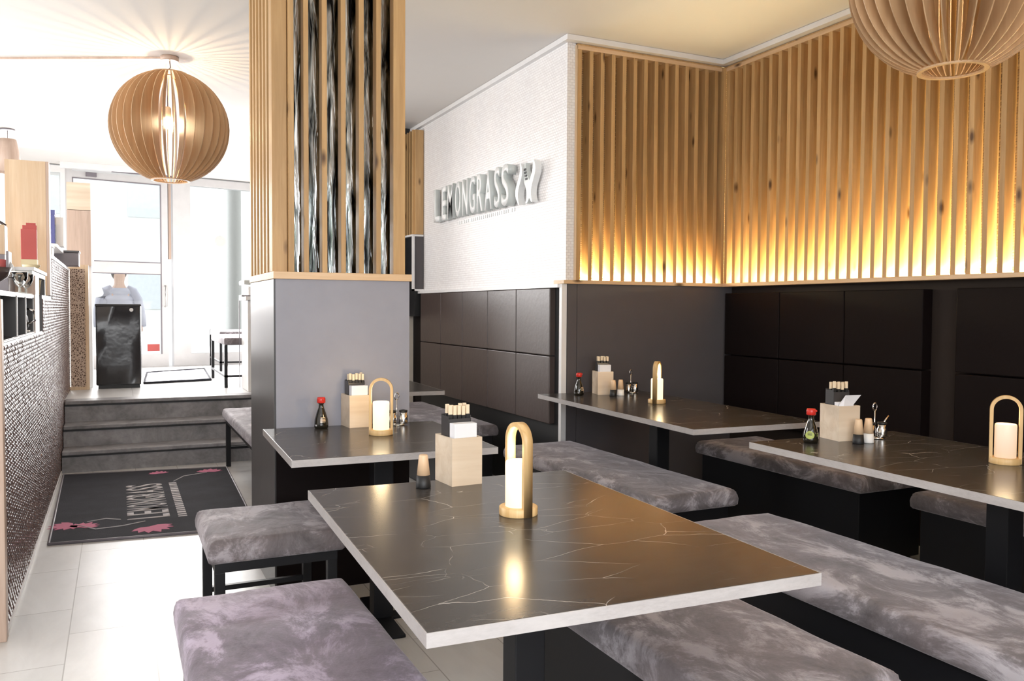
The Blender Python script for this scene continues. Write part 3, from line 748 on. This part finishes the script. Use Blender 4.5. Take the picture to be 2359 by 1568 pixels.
pendant((3.00, 2.28, 2.592), 'globe pendant of thin wooden blades cut by the top right picture edge', 22)
bm = bmesh.new(); bbox(bm, 0, 1.16, -.02, .02, -.014, 0)
trk = link('ceiling_conduit', bm, 'end_oak'); trk.location = (-.74, 6.853, ZC-.001); trk.rotation_euler = (0, 0, math.atan2(-.535, 1.06)); tag(trk, 'thin brown cable conduit on the ceiling left of the globe pendant', 'conduit')
sp = empty('small_pendant', (-.951, 9.538, 2.70), 0, 'small flared copper toned pendant at the far left edge', 'pendant lamp')
lathe_o('shade', [(.05, .20), (.075, .20), (.095, .10), (.125, -.12), (.120, -.12), (.09, .10), (.05, .19)], 'end_oak', sp, 28, cap=False)
lathe_o('canopy', [(.065, .285), (.065, .298)], 'grey_plastic', sp, 24); tube_o('cord', [(0, 0, .285), (0, 0, .0)], .003, 'grey_plastic', sp, 6); lathe_o('socket', [(.02, -.05), (.02, .0)], 'chrome', sp, 16)

# ================================================================== SIGN
def text_mesh(ch, fx, name, parent, depth, w_, h_):
    cu = D.curves.new('glyph', 'FONT'); cu.body = ch; cu.size = 1; cu.extrude = 0; cu.offset = .012; cu.resolution_u = 6
    to = D.objects.new('glyph', cu); COL.objects.link(to)
    dg = bpy.context.evaluated_depsgraph_get(); dg.update()
    me = D.meshes.new_from_object(to.evaluated_get(dg)); D.objects.remove(to)
    xs = [v.co.x for v in me.vertices]; ys_ = [v.co.y for v in me.vertices]
    x0, x1, y0, y1 = min(xs), max(xs), min(ys_), max(ys_)
    bm = bmesh.new(); bm.from_mesh(me); D.meshes.remove(me)
    for v in bm.verts: v.co = Vector(((v.co.x-x0)/(x1-x0)*w_, (v.co.y-y0)/(y1-y0)*h_, 0))
    bmesh.ops.remove_doubles(bm, verts=bm.verts, dist=1e-5)
    for f in bm.faces: f.material_index = 0
    r = bmesh.ops.extrude_face_region(bm, geom=list(bm.faces))
    nv = [g for g in r['geom'] if isinstance(g, bmesh.types.BMVert)]; nf = {g for g in r['geom'] if isinstance(g, bmesh.types.BMFace)}
    for v in nv: v.co.z += depth
    for f in bm.faces: f.material_index = 0 if f in nf else 1
    for v in bm.verts: v.co = Vector(fx(v.co))
    return link(name, bm, ['white_letter', 'letter_side'], parent)
sg = empty('wall_sign', (WX, 6.97, 2.03), 0, 'white raised lettering reading LEMONGRASS with a leaf emblem on the sign wall', 'sign')
starts = [7.01, 6.813, 6.664, 6.481, 6.321, 6.16, 6.006, 5.847, 5.663, 5.530, 5.36]
for i, ch in enumerate('LEMONGRASS'):
    y0 = starts[i]; wl = (y0-starts[i+1])*.72
    hh = .285 + .012*i/9
    text_mesh(ch, lambda c, y0=y0: (-.014-c.z, y0-6.97-c.x, c.y+.004-(.02*(i/9))), 'letter', sg, .045+.02*i/9, wl, hh)
def curve_blade(sgn, off, w_, mat, d):
    bm = bmesh.new(); L_, Rr_ = [], []
    for i in range(17):
        t = i/16; z = -.03 + .28*t; yy = off + sgn*.035*math.sin(2*PI*t*.9)
        ww = w_*math.sin(PI*(.08+.84*t))
        L_.append((yy-ww/2, z)); Rr_.append((yy+ww/2, z))
    prism(bm, L_+Rr_[::-1], lambda u, v, dd: (-.014-dd, u, v), d)
    return link('emblem_blade', bm, mat, sg)
curve_blade(1, -1.70, .05, 'white_letter', .05); curve_blade(-1, -1.79, .085, 'letter_side', .035); curve_blade(1, -1.89, .06, 'white_letter', .045)
bm = bmesh.new()
for k in range(4): bbox(bm, -.053, -.049, -1.805+.006*k, -1.775+.006*k, .13+.022*k, .145+.022*k)
link('emblem_mark', bm, 'black', sg)
y = -.42
while y > -1.50:
    ww = random.uniform(.016, .026); box('tagline_letter', -.006, 0, y-ww, y, -.052, -.026, 'white_letter', sg); y -= ww+.018
    if random.random() < .12: y -= .03

# ================================================================== FLOOR MAT WITH LETTERING
mt = empty('door_mat', (-.345, 5.035, .001), R(0), 'large charcoal mat with a name and pink lotus flowers before the stairs', 'mat')
bm = bmesh.new(); quad = [(0, 0), (1.09, -.03), (1.12, .66), (1.08, 1.86), (-.035, 2.06)]
quad = [(-.0, .0), (1.06, -.09), (1.115, 1.88), (-.035, 2.04)]
prism(bm, quad, lambda u, v, d: (u, v, d), .009); link('pile', bm, 'rug', mt)
bm = bmesh.new(); tube(bm, [(u, v, .006) for u, v in quad], .009, 6, True); link('rubber_edge', bm, 'grey_plastic', mt)
def mat_text(ch, x0, y0, w_, h_):
    def fx(c): return (x0+h_-c.y, y0+c.x, .0092+c.z)
    o = text_mesh(ch, fx, 'mat_letter', mt, .0015, w_, h_); o.data.materials[0] = M['mat_white']; o.data.materials[1] = M['mat_white']
for i, ch in enumerate('LEMONGRASS'): mat_text(ch, .385, .37+i*.107, .086, .235)
bm = bmesh.new(); y = .34
while y < 1.40:
    ww = random.uniform(.02, .045); bbox(bm, .665, .715, y, y+ww, .0092, .0105); y += ww+.022
link('mat_tagline', bm, 'mat_white', mt)
def lotus(cx, cy, s, rot):
    bm = bmesh.new()
    for k in range(7):
        a = rot + (k-3)*.42; L_ = s*(1-.08*abs(k-3)); w2 = s*.17
        pts = [(0, 0), (.35*L_, w2), (.7*L_, w2*.8), (L_, 0), (.7*L_, -w2*.8), (.35*L_, -w2)]
        prism(bm, pts, lambda u, v, d, a=a, k=k: (cx+u*math.cos(a)-v*math.sin(a), cy+u*math.sin(a)+v*math.cos(a), .0092+d*(1+.08*k)), .0014)
    link('lotus_motif', bm, 'pink', mt)
lotus(.10, .38, .14, R(200)); lotus(.50, .16, .16, R(-70)); lotus(.97, 1.72, .13, R(80)); lotus(.62, 1.80, .10, R(100)); lotus(.14, .30, .12, R(60))
for pts in ([(.12, .36), (.22, .22), (.36, .24), (.48, .30)], [(.70, 1.45), (.78, 1.62), (.86, 1.66), (.95, 1.70)], [(.17, .42), (.27, .46), (.35, .40)]):
    tube_o('stem_motif', [(u, v, .0100) for u, v in pts], .004, 'mat_white', mt, 6)

# ================================================================== TABLES AND BENCHES
TR = R(-2.2)
def table(loc, wx, wy, label, rz=TR, leg=(0, 0)):
    """loc is the near left corner of the top (world), wx x wy its size"""
    ca, sa = math.cos(rz), math.sin(rz)
    cx, cy = loc[0] + wx/2*ca - wy/2*sa, loc[1] + wx/2*sa + wy/2*ca
    t = empty('dining_table', (cx, cy, 0), rz, label, 'table')
    hx, hy = wx/2, wy/2; th = .026
    box('tabletop', -hx+.002, hx-.002, -hy+.002, hy-.002, .745-th, .745, 'marble', t, .0012, 1)
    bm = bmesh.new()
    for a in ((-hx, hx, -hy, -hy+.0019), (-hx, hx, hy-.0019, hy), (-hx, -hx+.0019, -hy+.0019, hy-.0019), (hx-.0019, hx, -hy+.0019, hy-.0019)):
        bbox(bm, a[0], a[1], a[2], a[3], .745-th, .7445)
    link('sheen_edge', bm, 'edge', t)
    lx_, ly_ = leg
    box('pedestal', lx_-.04, lx_+.04, ly_-.04, ly_+.04, .012, .70, 'black_metal', t, .003)
    box('top_plate', lx_-.20, lx_+.20, ly_-.20, ly_+.20, .70, .719, 'black_metal', t)
    box('foot_bar', lx_-.20, lx_+.20, ly_-.035, ly_+.035, 0, .012, 'black_metal', t, .002)
    box('foot_bar', lx_-.035, lx_+.035, ly_-.24, ly_+.24, .0005, .0125, 'black_metal', t, .002)
    return t
table((.450, 1.272), .832, 1.155, 'largest dark veined table in the foreground', TR, (.02, .01))
table((.540, 2.925), .775, .81, 'dark veined table set against the front of the grey column', R(-1.9), (.03, -.02))
table((2.304, 2.985), .735, 1.64, 'dark veined table standing against the grey wall under the short screen', TR, (-.01, -.0))
table((2.262, 1.015), .80, 1.60, 'dark veined table at the right picture edge beside the long screen', R(-1.2), (.04, .02))
table((1.15, 5.07), .755, .80, 'dark veined table farthest back behind the column', TR)

def cushion(name, w_, d_, h_, z0, parent, seed=0, r=.028, mat='suede'):
    bm = bmesh.new(); nx, ny = max(6, int(w_/.035)), max(6, int(d_/.035)); 
    def P(i, j, k):
        return Vector((w_*(i/nx-.5), d_*(j/ny-.5), z0+h_*k))
    # rounded box as a grid: top sheet, rounded sides
    import mathutils
    rnd = mathutils.noise
    def top(x, y):
        e = 0
        dx = min(x+w_/2, w_/2-x); dy = min(y+d_/2, d_/2-y); m = min(dx, dy)
        f = 1-(1-min(1, m/r))**2; e = r*.8*(1-math.sqrt(max(0, f)))
        n = rnd.noise(Vector((x*6+seed, y*6, seed*.7)))*.004 + rnd.noise(Vector((x*16, y*5+seed, 2)))*.0015
        return z0+h_-e + n + .006*min(1, m/.12)
    us = [0, .25, .6]; 
    def grid(L_, n):
        s = [-L_/2, -L_/2+r*.15, -L_/2+r*.4, -L_/2+r*.75]
        m = [-L_/2+r+(L_-2*r)*i/n for i in range(n+1)]
        return s + m + [-v for v in s[::-1]]
    gx, gy = grid(w_, nx), grid(d_, ny)
    T = [[bm.verts.new((x, y, top(x, y))) for y in gy] for x in gx]
    for i in range(len(gx)-1):
        for j in range(len(gy)-1): bm.faces.new((T[i][j], T[i+1][j], T[i+1][j+1], T[i][j+1]))
    ring = [T[i][0] for i in range(len(gx))] + [T[-1][j] for j in range(1, len(gy))] + [T[i][-1] for i in range(len(gx)-2, -1, -1)] + [T[0][j] for j in range(len(gy)-2, 0, -1)]
    prev = ring
    for zz, out in ((z0+h_*.45, .004), (z0+h_*.12, .002), (z0, -.008)):
        cur = []
        for v in ring:
            n = Vector((v.co.x/(w_/2), v.co.y/(d_/2), 0)); ox = out*(1 if n.x > .99 else -1 if n.x < -.99 else 0); oy = out*(1 if n.y > .99 else -1 if n.y < -.99 else 0)
            cur.append(bm.verts.new((v.co.x+ox, v.co.y+oy, zz)))
        for i in range(len(ring)): bm.faces.new((prev[i], cur[i], cur[(i+1) % len(ring)], prev[(i+1) % len(ring)]))
        prev = cur
    bm.faces.new(prev)
    return link(name, bm, mat, parent, True)
def bench(x0, x1, y0, y1, label, top=.47, seed=0, rz=0, solid=False, mat='suede'):
    w_, d_ = x1-x0, y1-y0
    b = empty('upholstered_bench', ((x0+x1)/2, (y0+y1)/2, 0), rz, label, 'bench')
    cushion('seat_cushion', w_, d_, .078, top-.082, b, seed, mat=mat)
    t = .035; z1 = top-.083
    if solid:
        box('base_casing', -w_/2+.025, w_/2-.025, -d_/2+.03, d_/2-.03, .03, z1, 'black_metal', b, .003)
        box('plinth', -w_/2+.05, w_/2-.05, -d_/2+.06, d_/2-.06, 0, .03, 'black', b); return b
    bm = bmesh.new()
    bbox(bm, -w_/2+.02, w_/2-.02, -d_/2+.02, -d_/2+.02+t, z1-t, z1); bbox(bm, -w_/2+.02, w_/2-.02, d_/2-.02-t, d_/2-.02, z1-t, z1)
    bbox(bm, -w_/2+.02, -w_/2+.02+t, -d_/2+.02+t, d_/2-.02-t, z1-t, z1); bbox(bm, w_/2-.02-t, w_/2-.02, -d_/2+.02+t, d_/2-.02-t, z1-t, z1)
    link('frame', bm, 'black_metal', b)
    for sx in (-w_/2+.02, w_/2-.02-t):
        for sy in (-d_/2+.02, d_/2-.02-t): box('leg', sx, sx+t, sy, sy+t, 0, z1-t-.0005, 'black_metal', b, .002)
    for sy in (-d_/2+.025, d_/2-.025-.02): box('stretcher', -w_/2+.02+t, w_/2-.02-t, sy, sy+.02, .14, .16, 'black_metal', b)
    return b
bench(.135, .612, 1.22, 2.475, 'grey upholstered bench with a painted violet cast in the lower left corner', .47, 1, mat='suede_cast')
bench(.275, .742, 3.000, 3.525, 'short square upholstered stool before the grey column', .47, 2)
bench(1.12, 1.585, 1.295, 2.42, 'grey upholstered bench under the right side of the foreground table', .47, 3, solid=True)
bench(1.875, 2.365, .90, 2.575, 'long grey upholstered bench left of the right edge table', .47, 4, solid=True)
bench(2.075, 2.53, 2.955, 4.49, 'grey upholstered bench left of the table by the grey wall', .47, 5, solid=True)
bench(3.24, 3.72, 2.90, 4.17, 'grey upholstered bench in the dark corner behind the middle right table', .47, 6, solid=True)
bench(3.22, 3.70, 1.2, 2.60, 'grey upholstered bench mostly hidden beneath the right edge table', .47, 7, solid=True)
bench(1.93, 2.40, 5.30, 6.87, 'grey upholstered bench along the brown padded panelling', .47, 8, solid=True)
bench(.755, 1.20, 5.20, 7.02, 'pale lit upholstered bench between the stairs and the column', .47, 9)

# ================================================================== TABLE THINGS
T0 = .7452
def table_lamp(x, y, rz, label, s=1.0, glow='lamp_glow', e=1.2):
    l = empty('table_lantern', (x, y, T0), rz, label, 'lantern', 'wooden lanterns on the tables')
    lathe_o('base', [(.049, 0), (.050, .002), (.050, .020), (.048, .022)], 'bamboo', l, 40)
    # arched band
    bm = bmesh.new(); w_ = .0125; ro, ri = .050, .039; zc = .238-ro
    path = [(ro, .0005)]; inn = [(ri, .0225)]
    for i in range(21):
        a = PI*i/20; path.append((ro*math.cos(a), zc+ro*math.sin(a))); inn.append((ri*math.cos(a), zc+ri*math.sin(a)))
    path.append((-ro, .0005)); inn.append((-ri, .0225))
    va = [[bm.verts.new((x_, yy, z_)) for x_, z_ in path] for yy in (-w_, w_)]; vb = [[bm.verts.new((x_, yy, z_)) for x_, z_ in inn] for yy in (-w_, w_)]
    n = len(path)
    for i in range(n-1):
        bm.faces.new((va[0][i], va[0][i+1], va[1][i+1], va[1][i])).smooth = True; bm.faces.new((vb[0][i], vb[0][i+1], vb[1][i+1], vb[1][i])).smooth = True
        for s_ in (0, 1): bm.faces.new((va[s_][i], va[s_][i+1], vb[s_][i+1], vb[s_][i]))
    for i in (0, n-1): bm.faces.new((va[0][i], va[1][i], vb[1][i], vb[0][i]))
    link('handle', bm, 'bamboo', l)
    lathe_o('frosted_cylinder', [(.034, .0222), (.0345, .13), (.0335, .137), (.031, .139), (.010, .136)], glow, l, 36)
    p = D.lights.new('lantern_light', 'POINT'); p.energy = e; p.color = (1, .74, .42); p.shadow_soft_size = .03
    o = D.objects.new('lantern_light', p); COL.objects.link(o); o.parent = l; o.location = (0, 0, .165)
    return l
table_lamp(.931, 1.925, R(-86), 'glowing bamboo lantern on the largest foreground table')
table_lamp(.995, 3.385, R(-20), 'glowing bamboo lantern on the table against the column')
table_lamp(2.765, 3.92, R(40), 'glowing bamboo lantern on the table by the grey wall')
table_lamp(2.80, 1.885, R(-52), 'dimmer pinkish bamboo lantern on the right edge table', glow='lamp_dim', e=.5)

def condiment_box(x, y, rz, label, nap='block', n=8, where=''):
    b = empty('napkin_caddy', (x, y, T0), rz, label, 'box')
    w_, d_, h_, t = .10, .122, .143, .006
    bm = bmesh.new(); bbox(bm, 0, w_, 0, t, 0, h_); bbox(bm, 0, w_, d_-t, d_, 0, h_); bbox(bm, 0, t, t, d_-t, 0, h_); bbox(bm, w_-t, w_, t, d_-t, 0, h_); bbox(bm, t, w_-t, t, d_-t, 0, t)
    link('box', bm, 'maple', b)
    m = Matrix.Translation((x, y, T0)) @ Matrix.Rotation(rz, 4, 'Z')
    cy0 = .052
    hd = empty('chopstick_holder', m @ Vector((.012, cy0, .0065)), rz, 'black sleeve holder for chopsticks in the box '+where, 'holder')
    bm = bmesh.new(); hw, hdp, hh = .076, .052, .200
    bbox(bm, 0, hw, 0, .002, .0, hh-.012); bbox(bm, 0, hw, hdp-.002, hdp, 0, hh); bbox(bm, 0, .002, .002, hdp-.002, 0, hh-.004); bbox(bm, hw-.002, hw, .002, hdp-.002, 0, hh-.004); bbox(bm, .002, hw-.002, .002, hdp-.002, 0, .002)
    link('sleeve', bm, 'black_laminate', hd)
    k = 0
    for r_ in range(2):
        for c_ in range((n+1)//2):
            cx = .010 + c_*(hw-.018)/max(1, (n+1)//2-1)-.004; cyy = .008+r_*.022
            q = empty('chopstick_pair', m @ Vector((.012+cx, cy0+cyy, .009)), rz, 'wooden chopstick pair standing in the holder '+where, 'chopsticks', 'chopsticks '+where)
            hh2 = .226 + random.uniform(-.004, .004)
            box('sticks', 0, .011, 0, .008, .0, hh2, 'paperwood', q, .001); box('paper_sleeve', -.0006, .0116, -.0006, .0086, .02, hh2-.028, 'black', q)
    if nap == 'block':
        o = tag(box('napkin_stack', 0, .074, 0, .036, 0, .178, 'paper', None, .001), 'stack of white paper napkins in the front of the box '+where, 'napkins'); o.location = m @ Vector((.013, .010, .0065)); o.rotation_euler = (0, 0, rz)
    else:
        nn = empty('napkin_card', m @ Vector((.010, .010, .0065)), rz, 'white folded napkin card flaring out of the box '+where, 'napkins')
        box('folded_back', 0, .074, .012, .034, 0, .150, 'paper', nn, .001)
        bm = bmesh.new(); prism(bm, [(.0, .0), (.070, 0), (.070, .141), (.098, .180), (.024, .180), (.0, .141)], lambda u, v, d: (u, .005+d-.010*max(0, (v-.14)/.04), v), .0015); link('flap', bm, 'paper', nn)
    return b
condiment_box(.893, 2.300, R(4), 'pale wooden caddy box on the foreground table', where='on the foreground table', n=10)
condiment_box(.920, 3.615, R(4), 'pale wooden caddy box on the table against the column', where='on the column table', n=10)
condiment_box(2.690, 4.44, R(-14), 'pale wooden caddy box on the table by the grey wall', where='on the grey wall table', n=8)
condiment_box(2.636, 2.475, R(-9), 'pale wooden caddy box on the right edge table', nap='flap', where='on the right edge table', n=8)

def mill(x, y, label, col='black'):
    m = empty('pepper_mill', (x, y, T0), 0, label, 'grinder')
    lathe_o('body', [(.021, 0), (.0225, .003), (.0195, .038)], col, m, 28); lathe_o('top', [(.0195, .0385), (.0135, .094), (.0115, .098)], 'millwood', m, 28)
mill(.812, 2.325, 'black based wooden pepper mill on the foreground table')
mill(2.742, 4.345, 'black based wooden mill before the box on the grey wall table'); mill(2.800, 4.352, 'white based wooden mill on the grey wall table', 'white')
mill(2.668, 2.405, 'black based wooden mill on the right edge table'); mill(2.726, 2.408, 'white based wooden mill on the right edge table', 'white')
mill(1.045, 3.575, 'white based wooden mill half hidden by the lantern before the column', 'white')

def bottle(x, y, rz, label, lab=True):
    b = empty('soy_sauce_bottle', (x, y, T0), rz, label, 'bottle')
    lathe_o('glass_body', [(.026, 0), (.030, .004), (.031, .018), (.029, .040), (.020, .070), (.012, .092), (.010, .105), (.0125, .110), (.0125, .118)], 'bottle', b, 36)
    lathe_o('cap', [(.017, .112), (.0185, .114), (.0185, .130), (.016, .137), (.004, .138)], 'redcap', b, 28)
    tube_o('spout', [(0, -.012, .126), (0, -.024, .131)], .004, 'redcap', b, 8)
    def wrap(nm, z0, z1, a0, a1, mat, oval=False):
        bm = bmesh.new(); N = 12; K = 8
        def rad(z):
            P = [(.0, .026), (.004, .030), (.018, .031), (.040, .029), (.070, .020), (.092, .012)]
            for (za, ra), (zb, rb_) in zip(P, P[1:]):
                if z <= zb: return ra+(rb_-ra)*(z-za)/(zb-za)
            return .012
        g = []
        for k in range(K+1):
            t = k/K; z = z0+(z1-z0)*t; f = math.sqrt(max(.02, 1-(2*t-1)**2)) if oval else 1
            row = []
            for i in range(N+1):
                a = (a0+a1)/2+(a1-a0)/2*(2*i/N-1)*f; r_ = rad(z)+.0006; row.append(bm.verts.new((r_*math.cos(a), r_*math.sin(a), z)))
            g.append(row)
        for k in range(K):
            for i in range(N): bm.faces.new((g[k][i], g[k][i+1], g[k+1][i+1], g[k+1][i])).smooth = True
        link(nm, bm, mat, b)
    if lab == 'green':
        wrap('oval_label', .018, .050, R(-192), R(-122), 'green', True)
        for z in (.030, .038): wrap('label_line', z, z+.002, R(-105), R(-85), 'green')
        for z in (.033, .037, .041): wrap('label_mark', z, z+.002, R(-174), R(-140), 'black')
    else:
        for z in (.030, .036, .042, .048): wrap('label_print', z, z+.003, R(-118), R(-72), 'millwood')
        wrap('label_print', .012, .020, R(-165), R(-145), 'mat_white', True)
bottle(.805, 3.66, R(8), 'soy sauce bottle with red cap on the table against the column')
bottle(2.575, 4.475, R(30), 'soy sauce bottle with red cap on the table by the grey wall')
bottle(2.510, 2.50, R(15), 'soy sauce bottle with green oval label on the right edge table', 'green')

def cruet(x, y, rz, label, spoon=False):
    c = empty('condiment_cruet', (x, y, T0), rz, label, 'cruet')
    lathe_o('tray', [(.030, 0), (.032, .002), (.032, .005), (.002, .005)], 'chrome', c, 28)
    for dx, dy in ((.028, 0), (-.024, .008)):
        j = lathe_o('jar', [(.019, .0055), (.021, .010), (.021, .040), (.017, .046), (.017, .058), (.005, .061)], 'chrome', c, 24, dx, dy)
        lathe_o('jar_lid', [(.0185, .0585), (.019, .061), (.019, .066), (.004, .069)], 'black', c, 24, dx, dy)
    tube_o('carry_post', [(0, .012, .005), (0, .012, .118)], .003, 'chrome', c, 8)
    tube_o('carry_ring', [(.011*math.cos(a), .012, .130+.016*math.sin(a)) for a in [2*PI*i/20 for i in range(20)]], .0028, 'chrome', c, 8, True)
    if spoon: tube_o('spoon', [(.028, 0, .055), (.062, 0, .092)], .004, 'chrome', c, 8)
cruet(1.145, 3.63, R(10), 'chrome condiment cruet beside the lantern on the column table')
cruet(2.955, 4.46, R(15), 'chrome condiment cruet on the table by the grey wall')
cruet(2.850, 2.475, R(-5), 'chrome condiment cruet with spoon on the right edge table', True)
